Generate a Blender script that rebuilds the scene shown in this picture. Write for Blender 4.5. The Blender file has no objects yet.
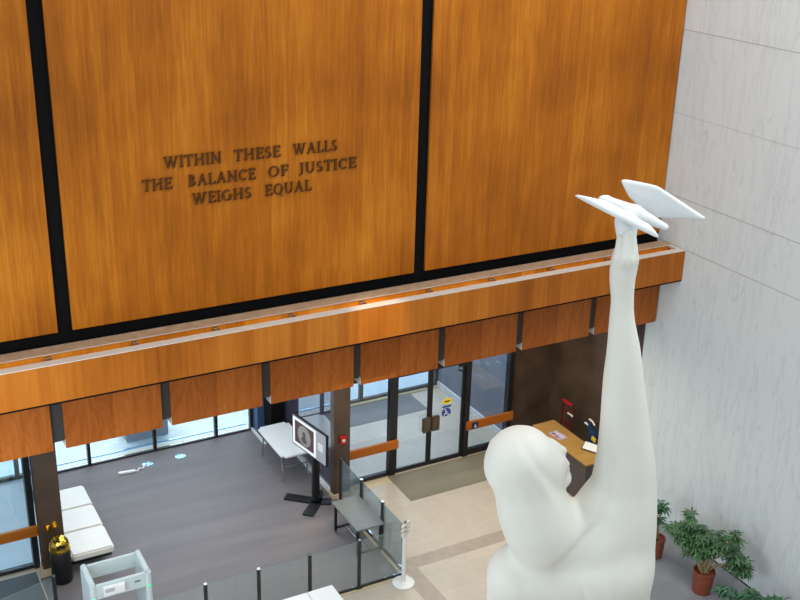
import bpy, bmesh, math, random
import numpy as np
from mathutils import Vector, Matrix
random.seed(7)
C = bpy.context.scene.collection
PI = math.pi
# ------------------------------------------------------------------ materials
def newmat(name):
    m = bpy.data.materials.new(name); m.use_nodes = True
    nt = m.node_tree; b = nt.nodes['Principled BSDF']
    return m, nt, b
def srgb(r, g, b):
    f = lambda c: (c/255/12.92 if c/255 <= .04045 else ((c/255+.055)/1.055)**2.4)
    return (f(r), f(g), f(b), 1)
def plain(name, col, rough=.5, metal=0, noise=.06, scale=8, spec=.5, bump=0):
    m, nt, b = newmat(name)
    tc = nt.nodes.new('ShaderNodeTexCoord'); n = nt.nodes.new('ShaderNodeTexNoise')
    n.inputs['Scale'].default_value = scale; n.inputs['Detail'].default_value = 4
    nt.links.new(tc.outputs['Object'], n.inputs['Vector'])
    r = nt.nodes.new('ShaderNodeValToRGB')
    c = srgb(*col)
    r.color_ramp.elements[0].position = .3; r.color_ramp.elements[1].position = .7
    r.color_ramp.elements[0].color = tuple(x*(1-noise) for x in c[:3])+(1,)
    r.color_ramp.elements[1].color = tuple(min(1, x*(1+noise)) for x in c[:3])+(1,)
    nt.links.new(n.outputs['Fac'], r.inputs['Fac']); nt.links.new(r.outputs['Color'], b.inputs['Base Color'])
    b.inputs['Roughness'].default_value = rough; b.inputs['Metallic'].default_value = metal
    b.inputs['Specular IOR Level'].default_value = spec
    if bump:
        bp = nt.nodes.new('ShaderNodeBump'); bp.inputs['Strength'].default_value = bump; bp.inputs['Distance'].default_value = .02
        nt.links.new(n.outputs['Fac'], bp.inputs['Height']); nt.links.new(bp.outputs['Normal'], b.inputs['Normal'])
    return m
def wood(name, dark, mid, light, sx=14, sz=.35, figure=0, rough=.42, strip=.155, var=.25, horizontal=False, xgrad=None):
    m, nt, b = newmat(name); N = nt.nodes.new; L = nt.links.new
    tc = N('ShaderNodeTexCoord')
    mp = N('ShaderNodeMapping'); L(tc.outputs['Object'], mp.inputs['Vector'])
    mp.inputs['Scale'].default_value = (sz*1.0, sx, sx) if horizontal else (sx, sx, sz)
    n1 = N('ShaderNodeTexNoise'); n1.inputs['Scale'].default_value = 1.0; n1.inputs['Detail'].default_value = 7; n1.inputs['Roughness'].default_value = .62
    n1.inputs['Distortion'].default_value = .25
    L(mp.outputs['Vector'], n1.inputs['Vector'])
    mp2 = N('ShaderNodeMapping'); L(tc.outputs['Object'], mp2.inputs['Vector'])
    mp2.inputs['Scale'].default_value = (.8, .8, .45)
    n2 = N('ShaderNodeTexNoise'); n2.inputs['Scale'].default_value = 1.0; n2.inputs['Detail'].default_value = 3
    L(mp2.outputs['Vector'], n2.inputs['Vector'])
    # veneer leaves: a random tone per strip of the object's x
    sep = N('ShaderNodeSeparateXYZ'); L(tc.outputs['Object'], sep.inputs[0])
    dv = N('ShaderNodeMath'); dv.operation = 'DIVIDE'; L(sep.outputs['Z' if horizontal else 'X'], dv.inputs[0]); dv.inputs[1].default_value = strip
    fl = N('ShaderNodeMath'); fl.operation = 'FLOOR'; L(dv.outputs[0], fl.inputs[0])
    wn = N('ShaderNodeTexWhiteNoise'); wn.noise_dimensions = '1D'; L(fl.outputs[0], wn.inputs['W'])
    def mul(s, k, add=0):
        q = N('ShaderNodeMath'); q.operation = 'MULTIPLY_ADD'; L(s, q.inputs[0]); q.inputs[1].default_value = k; q.inputs[2].default_value = add; return q.outputs[0]
    def add(a, c):
        q = N('ShaderNodeMath'); q.operation = 'ADD'; L(a, q.inputs[0]); L(c, q.inputs[1]); return q.outputs[0]
    tot = add(mul(n1.outputs['Fac'], .55, .225), mul(wn.outputs['Value'], var, -var/2))
    tot = add(tot, mul(n2.outputs['Fac'], .7, -.35))
    if figure:
        mp3 = N('ShaderNodeMapping'); L(tc.outputs['Object'], mp3.inputs['Vector']); mp3.inputs['Scale'].default_value = (1.3, 1.3, .42)
        w = N('ShaderNodeTexNoise'); w.inputs['Scale'].default_value = 2.0; w.inputs['Detail'].default_value = 1.5; w.inputs['Distortion'].default_value = .6
        L(mp3.outputs['Vector'], w.inputs['Vector'])
        f = N('ShaderNodeMath'); f.operation = 'MULTIPLY'; L(w.outputs['Fac'], f.inputs[0]); f.inputs[1].default_value = 11
        fr = N('ShaderNodeMath'); fr.operation = 'PINGPONG'; L(f.outputs[0], fr.inputs[0]); fr.inputs[1].default_value = .5
        tot = add(tot, mul(fr.outputs[0], figure, -figure*.25))
    r = N('ShaderNodeValToRGB'); e = r.color_ramp.elements
    e[0].position = .2; e[0].color = srgb(*dark); e[1].position = .85; e[1].color = srgb(*light)
    x = e.new(.5); x.color = srgb(*mid)
    L(tot, r.inputs['Fac']); L(r.outputs['Color'], b.inputs['Base Color'])
    b.inputs['Roughness'].default_value = rough; b.inputs['Specular IOR Level'].default_value = .18
    return m
def marble(name):
    m, nt, b = newmat(name); N = nt.nodes.new; L = nt.links.new
    tc = N('ShaderNodeTexCoord'); mp = N('ShaderNodeMapping'); L(tc.outputs['Object'], mp.inputs['Vector'])
    mp.inputs['Scale'].default_value = (2.2, 2.2, .30)
    n = N('ShaderNodeTexNoise'); n.inputs['Scale'].default_value = 1.4; n.inputs['Detail'].default_value = 9; n.inputs['Roughness'].default_value = .66; n.inputs['Distortion'].default_value = .25
    L(mp.outputs['Vector'], n.inputs['Vector'])
    a = N('ShaderNodeMath'); a.operation = 'SUBTRACT'; L(n.outputs['Fac'], a.inputs[0]); a.inputs[1].default_value = .5
    ab = N('ShaderNodeMath'); ab.operation = 'ABSOLUTE'; L(a.outputs[0], ab.inputs[0])
    r = N('ShaderNodeValToRGB'); e = r.color_ramp.elements
    e[0].position = 0; e[0].color = srgb(204, 212, 213); e[1].position = .03; e[1].color = srgb(215, 222, 222)
    L(ab.outputs[0], r.inputs['Fac'])
    # sparse darker flecks
    mp2 = N('ShaderNodeMapping'); L(tc.outputs['Object'], mp2.inputs['Vector']); mp2.inputs['Scale'].default_value = (5, 5, 2.0)
    n2 = N('ShaderNodeTexNoise'); n2.inputs['Scale'].default_value = 1.0; n2.inputs['Detail'].default_value = 6; n2.inputs['Distortion'].default_value = 1.5
    L(mp2.outputs['Vector'], n2.inputs['Vector'])
    r2 = N('ShaderNodeValToRGB'); e2 = r2.color_ramp.elements
    e2[0].position = .27; e2[0].color = (.66, .68, .69, 1); e2[1].position = .40; e2[1].color = (1, 1, 1, 1)
    L(n2.outputs['Fac'], r2.inputs['Fac'])
    mx = N('ShaderNodeMix'); mx.data_type = 'RGBA'; mx.blend_type = 'MULTIPLY'; mx.inputs['Factor'].default_value = .4
    L(r.outputs['Color'], mx.inputs['A']); L(r2.outputs['Color'], mx.inputs['B'])
    L(mx.outputs['Result'], b.inputs['Base Color'])
    b.inputs['Roughness'].default_value = .35
    b.inputs['Specular IOR Level'].default_value = .35
    return m
def tiles(name, c1=(196, 184, 167), c2=(191, 179, 162), cm=(180, 168, 152)):
    # stone floor: large tiles with fine joints
    m, nt, b = newmat(name); N = nt.nodes.new; L = nt.links.new
    tc = N('ShaderNodeTexCoord')
    br = N('ShaderNodeTexBrick'); br.offset = .5; br.inputs['Scale'].default_value = 1.0
    br.inputs['Brick Width'].default_value = 1.2; br.inputs['Row Height'].default_value = .6
    br.inputs['Mortar Size'].default_value = .006; br.inputs['Mortar Smooth'].default_value = .1
    br.inputs['Color1'].default_value = srgb(*c1); br.inputs['Color2'].default_value = srgb(*c2); br.inputs['Mortar'].default_value = srgb(*cm)
    L(tc.outputs['Object'], br.inputs['Vector'])
    n = N('ShaderNodeTexNoise'); n.inputs['Scale'].default_value = 2.5; n.inputs['Detail'].default_value = 8; n.inputs['Roughness'].default_value = .7
    L(tc.outputs['Object'], n.inputs['Vector'])
    r = N('ShaderNodeValToRGB'); r.color_ramp.elements[0].position = .25; r.color_ramp.elements[1].position = .8
    r.color_ramp.elements[0].color = (.82, .8, .78, 1); r.color_ramp.elements[1].color = (1, 1, 1, 1)
    L(n.outputs['Fac'], r.inputs['Fac'])
    mx = N('ShaderNodeMix'); mx.data_type = 'RGBA'; mx.blend_type = 'MULTIPLY'; mx.inputs['Factor'].default_value = 1
    L(br.outputs['Color'], mx.inputs['A']); L(r.outputs['Color'], mx.inputs['B']); L(mx.outputs['Result'], b.inputs['Base Color'])
    b.inputs['Roughness'].default_value = .38
    return m
def carpet(name, col):
    m, nt, b = newmat(name); N = nt.nodes.new; L = nt.links.new
    tc = N('ShaderNodeTexCoord')
    n = N('ShaderNodeTexNoise'); n.inputs['Scale'].default_value = 45; n.inputs['Detail'].default_value = 3; L(tc.outputs['Object'], n.inputs['Vector'])
    mp = N('ShaderNodeMapping'); mp.inputs['Scale'].default_value = (.25, 2.2, 1); L(tc.outputs['Object'], mp.inputs['Vector'])
    n2 = N('ShaderNodeTexNoise'); n2.inputs['Scale'].default_value = 1.0; n2.inputs['Detail'].default_value = 3; L(mp.outputs['Vector'], n2.inputs['Vector'])
    ad = N('ShaderNodeMath'); ad.operation = 'MULTIPLY_ADD'; L(n2.outputs['Fac'], ad.inputs[0]); ad.inputs[1].default_value = .9
    ml = N('ShaderNodeMath'); ml.operation = 'MULTIPLY'; L(n.outputs['Fac'], ml.inputs[0]); ml.inputs[1].default_value = .35; L(ml.outputs[0], ad.inputs[2])
    r = N('ShaderNodeValToRGB'); r.color_ramp.elements[0].position = .3; r.color_ramp.elements[1].position = .9
    c = srgb(*col)
    r.color_ramp.elements[0].color = tuple(x*.78 for x in c[:3])+(1,); r.color_ramp.elements[1].color = tuple(x*1.22 for x in c[:3])+(1,)
    L(ad.outputs[0], r.inputs['Fac']); L(r.outputs['Color'], b.inputs['Base Color'])
    b.inputs['Roughness'].default_value = .62; b.inputs['Specular IOR Level'].default_value = .35
    bp = N('ShaderNodeBump'); bp.inputs['Strength'].default_value = .25; bp.inputs['Distance'].default_value = .01
    L(n.outputs['Fac'], bp.inputs['Height']); L(bp.outputs['Normal'], b.inputs['Normal'])
    return m
def glass(name, tint, refl=.1, rough=.0, veil=0, veilcol=(1, 1, 1, 1)):
    m = bpy.data.materials.new(name); m.use_nodes = True; nt = m.node_tree; nt.nodes.clear(); N = nt.nodes.new; L = nt.links.new
    o = N('ShaderNodeOutputMaterial'); t = N('ShaderNodeBsdfTransparent'); t.inputs['Color'].default_value = tint
    g = N('ShaderNodeBsdfGlossy'); g.inputs['Roughness'].default_value = rough; g.inputs['Color'].default_value = (.9, .95, 1, 1)
    lw = N('ShaderNodeLayerWeight'); lw.inputs['Blend'].default_value = .25
    ma = N('ShaderNodeMath'); ma.operation = 'MULTIPLY_ADD'; L(lw.outputs['Fresnel'], ma.inputs[0]); ma.inputs[1].default_value = .8; ma.inputs[2].default_value = refl; ma.use_clamp = True
    mx = N('ShaderNodeMixShader'); L(ma.outputs[0], mx.inputs[0]); L(t.outputs[0], mx.inputs[1]); L(g.outputs[0], mx.inputs[2])
    out = mx.outputs[0]
    if veil:
        d = N('ShaderNodeBsdfDiffuse'); d.inputs['Color'].default_value = veilcol
        m2 = N('ShaderNodeMixShader'); m2.inputs[0].default_value = veil; L(out, m2.inputs[1]); L(d.outputs[0], m2.inputs[2]); out = m2.outputs[0]
    L(out, o.inputs['Surface'])
    return m
def emis(name, col, s):
    m, nt, b = newmat(name); b.inputs['Base Color'].default_value = srgb(*col)
    b.inputs['Emission Color'].default_value = srgb(*col); b.inputs['Emission Strength'].default_value = s
    b.inputs['Roughness'].default_value = .3
    return m
M = {}
M['panel'] = wood('honey veneer', (122, 64, 10), (166, 94, 18), (208, 132, 38), sx=24, sz=1.3, var=.09)
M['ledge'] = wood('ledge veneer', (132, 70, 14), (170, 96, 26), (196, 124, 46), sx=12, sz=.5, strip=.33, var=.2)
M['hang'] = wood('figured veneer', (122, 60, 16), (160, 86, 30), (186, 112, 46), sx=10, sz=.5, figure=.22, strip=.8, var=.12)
M['trough'] = wood('lit trough veneer', (190, 112, 20), (230, 146, 40), (246, 178, 70), sx=12, sz=.5, strip=.33, var=.2)  # ledge veneer lightened so the trough looks lit inside
M['bar'] = wood('push bar wood', (142, 76, 18), (178, 102, 34), (200, 124, 54), sx=10, sz=.6, horizontal=True, strip=.5)
M['top'] = wood('counter oak', (150, 108, 52), (178, 134, 72), (196, 154, 92), sx=9, sz=.6, horizontal=True, strip=.5, var=.1)
M['black'] = plain('black recess', (14, 13, 13), .8, spec=.1)
M['gap'] = plain('grey gap strip', (58, 57, 54), .7, spec=.2)
M['frame'] = plain('dark bronze frame', (30, 30, 32), .4, .2)
M['brown'] = plain('brown stone', (76, 60, 48), .3, 0, .35, 1.6)
M['marble'] = marble('white veined marble')
M['joint'] = plain('marble joint', (172, 172, 170), .7)
M['tile'] = tiles('beige stone tile')
M['shaded_tile'] = tiles('shaded stone tile', (138, 140, 146), (130, 132, 139), (118, 120, 126))  # floor tile greyed to paint in the statue's shade and dimmer light
M['strip'] = plain('taupe stone band', (160, 146, 130), .4, 0, .08, 5)
M['carpet'] = carpet('grey carpet', (107, 101, 102))
M['mat'] = carpet('olive mat', (126, 118, 98))
M['vmat'] = carpet('grey vestibule mat', (104, 106, 108))
M['dmat'] = carpet('dark lobby mat', (76, 78, 80))
M['conc'] = plain('pale concrete', (186, 190, 192), .6, 0, .06, 2)
M['concw'] = plain('grey side wall', (128, 130, 138), .6, 0, .1, 1.2)
M['white'] = plain('white plastic', (226, 226, 224), .35, 0, .02)
M['whitegloss'] = plain('glossy white laminate', (222, 224, 224), .16, 0, .02)
M['cream'] = plain('cream stone base', (196, 178, 142), .5, 0, .1)
M['cushion'] = plain('white leather', (214, 210, 202), .45, 0, .03, 3)
M['post'] = plain('charcoal metal', (58, 58, 60), .4, .5)
M['chrome'] = plain('chrome', (200, 202, 205), .18, 1, .03)
M['detector'] = plain('pale grey enamel', (186, 198, 198), .4, 0, .03)
M['green'] = emis('green indicator', (40, 220, 150), .6)
M['brass'] = plain('polished brass', (206, 170, 70), .15, 1, .1)
M['binblack'] = plain('black enamel', (12, 11, 11), .45)
M['greytop'] = plain('grey laminate', (104, 108, 106), .35, 0, .05)
M['red'] = plain('red paint', (190, 24, 30), .4)
M['dred'] = plain('dark red paint', (96, 12, 16), .5)
M['blue'] = plain('dark blue cloth', (20, 52, 92), .7)
M['yellow'] = plain('yellow plastic', (236, 204, 30), .4)
M['signblue'] = plain('sign blue', (28, 66, 150), .4)
M['terra'] = plain('terracotta', (132, 66, 44), .7, 0, .1, 6)
M['soil'] = plain('soil', (50, 38, 28), .9, 0, .3, 30)
M['stem'] = plain('pale plant stem', (150, 128, 92), .8, 0, .2, 20)
M['leaf'] = plain('green leaf', (62, 98, 58), .45, 0, .5, 5)
M['leafl'] = plain('bluish green leaf', (66, 110, 78), .45, 0, .4, 5)
M['plaster'] = plain('white plaster', (222, 222, 212), .65, 0, .02, 1.5, .3)
M['birdwhite'] = plain('bright white plaster', (224, 229, 229), .6, 0, .015, 2, .3)
M['capstone'] = plain('pale stone cap', (205, 196, 184), .5, 0, .05, 3)
M['trayback'] = plain('pinkish stone shelf', (168, 140, 112), .5, 0, .15, 6)
M['letter'] = plain('dark bronze letter', (96, 58, 20), .35, .5, .1)
M['paper'] = plain('white paper', (226, 226, 218), .7, 0, .02)
M['screen'] = emis('grey screen', (150, 150, 156), .35)
M['screenw'] = emis('white screen border', (225, 228, 228), .45)
M['screend'] = emis('maroon screen field', (78, 56, 58), .3)
M['screeno'] = emis('pale oval', (140, 138, 136), .3)
M['screenk'] = emis('dark portrait', (84, 76, 78), .2)
M['outlet'] = plain('blue grey cover', (150, 188, 212), .25, .6)
M['win'] = glass('window glass', (.86, .95, 1, 1), .06)
M['door'] = glass('door glass', (.80, .86, .92, 1), .05)
M['smoke'] = glass('smoked partition glass', (.16, .15, .20, 1), .30, veil=.2, veilcol=(.22, .2, .28, 1))
M['rail'] = glass('rail glass', (.965, .985, .98, 1), .01, veil=.06, veilcol=(.6, .74, .74, 1))
M['edge'] = plain('glass edge', (98, 116, 112), .3)
M['slab'] = plain('soffit', (120, 116, 110), .8)
# ------------------------------------------------------------------ mesh helpers
WO = {}
class MB:
    def __init__(s): s.v = []; s.f = []
    def add(s, vs, fs):
        o = len(s.v); s.v += [Vector(v) for v in vs]; s.f += [tuple(i+o for i in f) for f in fs]; return s
    def box(s, x0, x1, y0, y1, z0, z1):
        return s.add([(x0,y0,z0),(x1,y0,z0),(x1,y1,z0),(x0,y1,z0),(x0,y0,z1),(x1,y0,z1),(x1,y1,z1),(x0,y1,z1)],
                     [(3,2,1,0),(4,5,6,7),(0,1,5,4),(1,2,6,5),(2,3,7,6),(3,0,4,7)])
    def obox(s, c, ax, ay, az, hx, hy, hz):
        c, ax, ay, az = Vector(c), Vector(ax).normalized()*hx, Vector(ay).normalized()*hy, Vector(az).normalized()*hz
        vs = [c+ax*i+ay*j+az*k for k in (-1,1) for i, j in ((-1,-1),(1,-1),(1,1),(-1,1))]
        return s.add(vs, [(3,2,1,0),(4,5,6,7),(0,1,5,4),(1,2,6,5),(2,3,7,6),(3,0,4,7)])
    def tube(s, pts, r, n=12, cap=True):
        pts = [Vector(p) for p in pts]; k = len(pts)
        rs = r if isinstance(r, (list, tuple)) else [r]*k
        rings = []
        up = None
        for i, p in enumerate(pts):
            t = (pts[min(i+1, k-1)]-pts[max(i-1, 0)]).normalized()
            if up is None: up = Vector((0,0,1)) if abs(t.z) < .9 else Vector((1,0,0))
            a = t.cross(up).normalized(); b = t.cross(a).normalized(); up = -b if False else up
            rings.append([p+(a*math.cos(2*PI*j/n)+b*math.sin(2*PI*j/n))*rs[i] for j in range(n)])
        fs = []
        for i in range(k-1):
            for j in range(n):
                fs.append((i*n+j, i*n+(j+1)%n, (i+1)*n+(j+1)%n, (i+1)*n+j))
        if cap: fs += [tuple(range(n))[::-1], tuple(range((k-1)*n, k*n))]
        return s.add([v for rg in rings for v in rg], fs)
    def lathe(s, prof, c, n=28):
        c = Vector(c); vs = []; fs = []; k = len(prof)
        for r, z in prof:
            for j in range(n): vs.append(c+Vector((max(r,1e-4)*math.cos(2*PI*j/n), max(r,1e-4)*math.sin(2*PI*j/n), z)))
        for i in range(k-1):
            for j in range(n): fs.append((i*n+j, i*n+(j+1)%n, (i+1)*n+(j+1)%n, (i+1)*n+j))
        fs += [tuple(range(n))[::-1], tuple(range((k-1)*n, k*n))]
        return s.add(vs, fs)
    def prism(s, poly, o, u, v, d):
        # poly of (a, b) in the plane o + a*u + b*v, extruded by vector d
        o, u, v, d = Vector(o), Vector(u), Vector(v), Vector(d); n = len(poly)
        vs = [o+u*a+v*b for a, b in poly]; vs += [x+d for x in vs]
        return s.add(vs, [tuple(range(n)), tuple(range(2*n-1, n-1, -1))]+[(i, n+i, n+(i+1)%n, (i+1)%n) for i in range(n)])
    def build(s, name, mat, parent=None, bevel=0, smooth=False, seg=2, origin=None):
        org = WO[parent.name] if parent is not None else (Vector(origin) if origin is not None else None)
        if org is None:
            xs = [v.x for v in s.v]; ys = [v.y for v in s.v]; zs = [v.z for v in s.v]
            org = Vector(((min(xs)+max(xs))/2, (min(ys)+max(ys))/2, min(zs)))
        me = bpy.data.meshes.new(name); me.from_pydata([v-org for v in s.v], [], s.f); me.validate()
        bm = bmesh.new(); bm.from_mesh(me); bmesh.ops.recalc_face_normals(bm, faces=bm.faces)
        if bevel: bmesh.ops.bevel(bm, geom=list(bm.edges), offset=bevel, segments=seg, affect='EDGES', clamp_overlap=True)
        bm.to_mesh(me); bm.free()
        me.materials.append(mat)
        if smooth:
            for p in me.polygons: p.use_smooth = True
            try: me.set_sharp_from_angle(angle=math.radians(40))
            except Exception: pass
        o = bpy.data.objects.new(name, me); C.objects.link(o)
        if parent is not None: o.parent = parent
        else: o.location = org
        WO[o.name] = org
        return o
def tag(o, label, cat, group=None):
    o['label'] = label; o['category'] = cat
    if group: o['group'] = group
    return o
def struct(o): o['kind'] = 'structure'; return o
def thing(name, label, cat, loc, group=None):
    o = bpy.data.objects.new(name, None); C.objects.link(o); o.location = loc; WO[o.name] = Vector(loc)
    o.empty_display_size = .1
    return tag(o, label, cat, group) if label else o
def dup(root, loc, label=None):
    r = root.copy(); C.objects.link(r); r.location = loc
    if label: r['label'] = label
    for ch in list(root.children):
        c = ch.copy(); C.objects.link(c); c.parent = r
        for g in list(ch.children):
            d = g.copy(); C.objects.link(d); d.parent = c
    return r
def box(name, mat, x0, x1, y0, y1, z0, z1, parent=None, bevel=0):
    return MB().box(x0,x1,y0,y1,z0,z1).build(name, mat, parent, bevel)

# ------------------------------------------------------------------ camera
cam = bpy.data.cameras.new('camera'); co = bpy.data.objects.new('camera', cam); C.objects.link(co)
cam.sensor_width = 36; cam.lens = 1103.8195/800*36; cam.clip_end = 200
Rr = ((0.87820412, -0.47759861, 0.02563397), (-0.1578806, -0.34006684, -0.92705354), (0.45147674, 0.81009513, -0.37405165))
rt_, dn_, fw_ = (Vector(r) for r in Rr)
mw = Matrix((( rt_.x, -dn_.x, -fw_.x), (rt_.y, -dn_.y, -fw_.y), (rt_.z, -dn_.z, -fw_.z))).to_4x4()
mw.translation = (-15.34626555, -16.5, 13.5464305)
co.matrix_world = mw
bpy.context.scene.camera = co

# ------------------------------------------------------------------ room shell
struct(box('floor', M['tile'], -20, 0, -20, 7.0, -.2, 0))
struct(MB().box(0, .4, -20, .1, 0, 16).build('wall_right', M['marble']))
struct(MB().box(-20, 0, .06, .3, 4.47, 16).build('wall_front', M['black']))
struct(box('ceiling', M['slab'], -20, 0, .3, 7.0, 4.47, 4.7))
struct(box('wall_entrance', M['brown'], -1.14, .35, 3.3, 3.55, 0, 4.47))
struct(box('wall_alcove', M['brown'], .05, .35, .1, 3.3, 0, 4.47))
struct(box('ground', M['conc'], -40, 25, 7.0, 45, -.2, -.02))
# marble joints on the right wall (thin recessed lines)
for i, (z, hh) in enumerate(((10.546, .006), (8.925, .003), (7.28, .007), (6.264, .007))):
    struct(box('trim_%d' % (i+1), M['joint'], -.003, .002, -20, -.0, z-hh, z+hh))
# floor finishes
struct(MB().box(-12.06, -6.03, -.27, 6.8, -.01, .006).box(-12.59, -12.06, -.27, 2.83, -.01, .006).build('trim_5', M['carpet']))
struct(MB().box(-20, -12.62, -6, 3.1, -.01, .005).build('trim_6', M['dmat']))
struct(MB().box(-4.57, -1.6, 2.05, 3.2, -.01, .008).build('trim_7', M['mat']))
struct(MB().box(-6.07, -5.68, -20, .17, -.01, .003).build('trim_8', M['strip']))
struct(MB().box(-5.68, -.02, -.19, .17, -.01, .003).build('trim_9', M['strip']))
struct(MB().box(-2.7, -.0, -20, -.19, -.01, .003).build('trim_13', M['shaded_tile']))  # overlay with the shade by the plants put into its colour
struct(box('baseboard_right', M['frame'], -.012, 0, -20, 0, 0, .03))
struct(MB().box(-6.04, -4.58, 2.95, 3.2, -.01, .004).build('trim_10', M['cream']))
struct(MB().box(-5.5, -2.0, 5.76, 6.8, -.01, .008).build('trim_11', M['vmat']))

# ------------------------------------------------------------------ wood panels
def panel(x0, x1, label):
    o = box('wall_panel', M['panel'], x0, x1, 0, .05, 6.42, 16, bevel=.004)
    return tag(o, label, 'panel', 'tall wood wall panels')
panel(-18.5, -12.305, 'tall honey wood panel at the left edge, left of the first black gap')
panel(-12.074, -5.873, 'tall honey wood panel carrying the bronze inscription')
panel(-5.642, -.02, 'tall honey wood panel meeting the marble wall')
ordn = ['first', 'second', 'third', 'fourth', 'fifth', 'sixth', 'seventh', 'eighth']
xs = [(-1.665, -.03), (-3.46, -1.81), (-5.25, -3.61), (-7.045, -5.40), (-8.815, -7.188), (-10.62, -8.98), (-12.39, -10.78), (-14.18, -12.59)]
for i, (a, b) in enumerate(xs):
    o = box('hanging_panel', M['hang'], a, b, -.207, .05, 4.465, 5.584, bevel=.004)
    e = box('lit_return', M['capstone'], a-.003, a, -.2, .05, 4.468, 4.62, o); e['label'] = 'pale plate for window light on the wood side'  # window light on the wooden side, painted as a pale plate
    tag(o, 'figured wood panel hanging under the ledge, %s from the marble wall' % ordn[i], 'panel', 'hanging wood panels')
for i, (a, b) in enumerate(((-1.81, -1.665), (-3.61, -3.46), (-5.40, -5.25), (-7.188, -7.045), (-8.98, -8.815), (-10.78, -10.62), (-12.59, -12.39))):
    struct(box('trim_%d' % (14+i), M['gap'], a, b, -.16, -.12, 4.595, 5.584))
# ledge: a light trough along the wall
lg = thing('ledge', 'long wooden ledge trough running across the wall below the tall panels', 'ledge', (-10, -.4, 5.6))
box('fascia', M['ledge'], -20, -.005, -.80, -.66, 5.62, 6.247, lg)
box('cap_strip', M['capstone'], -20, -.005, -.805, -.635, 6.247, 6.26, lg)
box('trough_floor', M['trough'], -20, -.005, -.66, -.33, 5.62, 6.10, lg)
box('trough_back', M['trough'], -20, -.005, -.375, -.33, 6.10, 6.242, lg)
box('shelf', M['trayback'], -20, -.005, -.39, -.095, 6.242, 6.255, lg)
box('shelf_lip', M['capstone'], -20, -.005, -.398, -.385, 6.247, 6.258, lg)
box('shadow_strip', M['black'], -20, -.005, -.79, .05, 5.585, 5.62, lg)
box('shadow_filler', M['black'], -20, -.005, -.33, .055, 5.62, 6.20, lg)  # black fill painting in the shadow behind the shelf
box('end_cap', M['capstone'], -.1, -.005, -.64, -.38, 6.21, 6.255, lg)
for k in range(10):
    x = -12.59+1.355*k - 0
    if x > -.4: break
    b = box('bracket', M['chrome'], x-.02, x+.06, -.65, -.39, 6.17, 6.225, lg)
# inscription ------------------------------------------------
TH, TN = .15, .08
def arc(cx, cy, rx, ry, a0, a1, wx, wn, n=14):
    # crescent stroke: thick at the sides (wx), thin at top/bottom (wn)
    out, inn = [], []
    for i in range(n+1):
        a = math.radians(a0+(a1-a0)*i/n)
        out.append((cx+rx*math.cos(a), cy+ry*math.sin(a)))
        inn.append((cx+(rx-wx)*math.cos(a), cy+(ry-wn)*math.sin(a)))
    return [[out[i], out[i+1], inn[i+1], inn[i]] for i in range(n)]
def bar(x0, y0, x1, y1, w):
    return [[(x0-w/2, y0), (x0+w/2, y0), (x1+w/2, y1), (x1-w/2, y1)]]
def hb(x0, x1, y, w=TN): return [[(x0, y-w/2), (x1, y-w/2), (x1, y+w/2), (x0, y+w/2)]]
def sf(x, y, w=.3): return hb(x-w/2, x+w/2, y+(.03 if y < .5 else -.03), .06)
def stem(x, w=TH): return bar(x, 0, x, 1, w)+sf(x, 0, w+.16)+sf(x, 1, w+.16)
G = {
 'I': (.34, stem(.17)),
 'T': (.78, bar(.39, 0, .39, 1, TH)+sf(.39, 0)+hb(.02, .76, .96)+bar(.05, .78, .05, 1, .06)+bar(.73, .78, .73, 1, .06)),
 'H': (.98, stem(.2)+stem(.78)+hb(.2, .78, .52)),
 'N': (.98, stem(.18, .09)+stem(.82, .09)+bar(.16, 1, .82, 0, TH)),
 'E': (.72, stem(.2)+hb(.2, .66, .96)+hb(.2, .58, .52)+hb(.2, .68, .04)+bar(.65, .78, .65, 1, .06)+bar(.67, 0, .67, .24, .06)+bar(.57, .42, .57, .62, .05)),
 'F': (.68, stem(.2)+hb(.2, .64, .96)+hb(.2, .56, .5)+bar(.63, .76, .63, 1, .06)+bar(.55, .4, .55, .6, .05)),
 'L': (.68, stem(.2)+hb(.2, .64, .04)+bar(.63, 0, .63, .26, .06)),
 'W': (1.3, bar(.14, 1, .4, 0, TH)+bar(.40, 0, .64, 1, TN)+bar(.62, 1, .88, 0, TH)+bar(.88, 0, 1.14, 1, TN)+sf(.14, 1)+sf(.62, 1)+sf(1.14, 1)),
 'A': (.96, bar(.14, 0, .47, 1, TN)+bar(.47, 1, .80, 0, TH)+hb(.26, .68, .36)+sf(.14, 0, .26)+sf(.80, 0)),
 'S': (.62, arc(.31, .73, .25, .27, 30, 270, .13, .09)+arc(.31, .27, .27, .27, -150, 90, .14, .09)),
 'B': (.76, stem(.2)+arc(.3, .75, .34, .25, -90, 90, .15, .08)+arc(.3, .26, .40, .26, -90, 90, .16, .08)),
 'C': (.86, arc(.48, .5, .42, .5, 45, 315, .16, .09)+bar(.77, .7, .77, .95, .05)),
 'G': (.94, arc(.48, .5, .42, .5, 45, 320, .16, .09)+bar(.78, .05, .78, .42, TH)+sf(.78, .47, .3)),
 'O': (.98, arc(.49, .5, .45, .5, 0, 360, .17, .08, 24)),
 'Q': (.98, arc(.49, .5, .45, .5, 0, 360, .17, .08, 24)+bar(.52, .06, .92, -.2, .16)),
 'J': (.52, bar(.34, .2, .34, 1, TH)+sf(.34, 1)+arc(.16, .16, .26, .3, -110, 0, .14, .08)),
 'U': (.92, bar(.2, .35, .2, 1, TH)+bar(.74, .35, .74, 1, TN)+sf(.2, 1)+sf(.74, 1, .24)+arc(.46, .36, .33, .36, 180, 360, .14, .09)),
}
ins = thing('inscription', 'raised bronze capital lettering of three lines on the middle wood panel', 'lettering', (-8.95, 0, 8.55))
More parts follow.
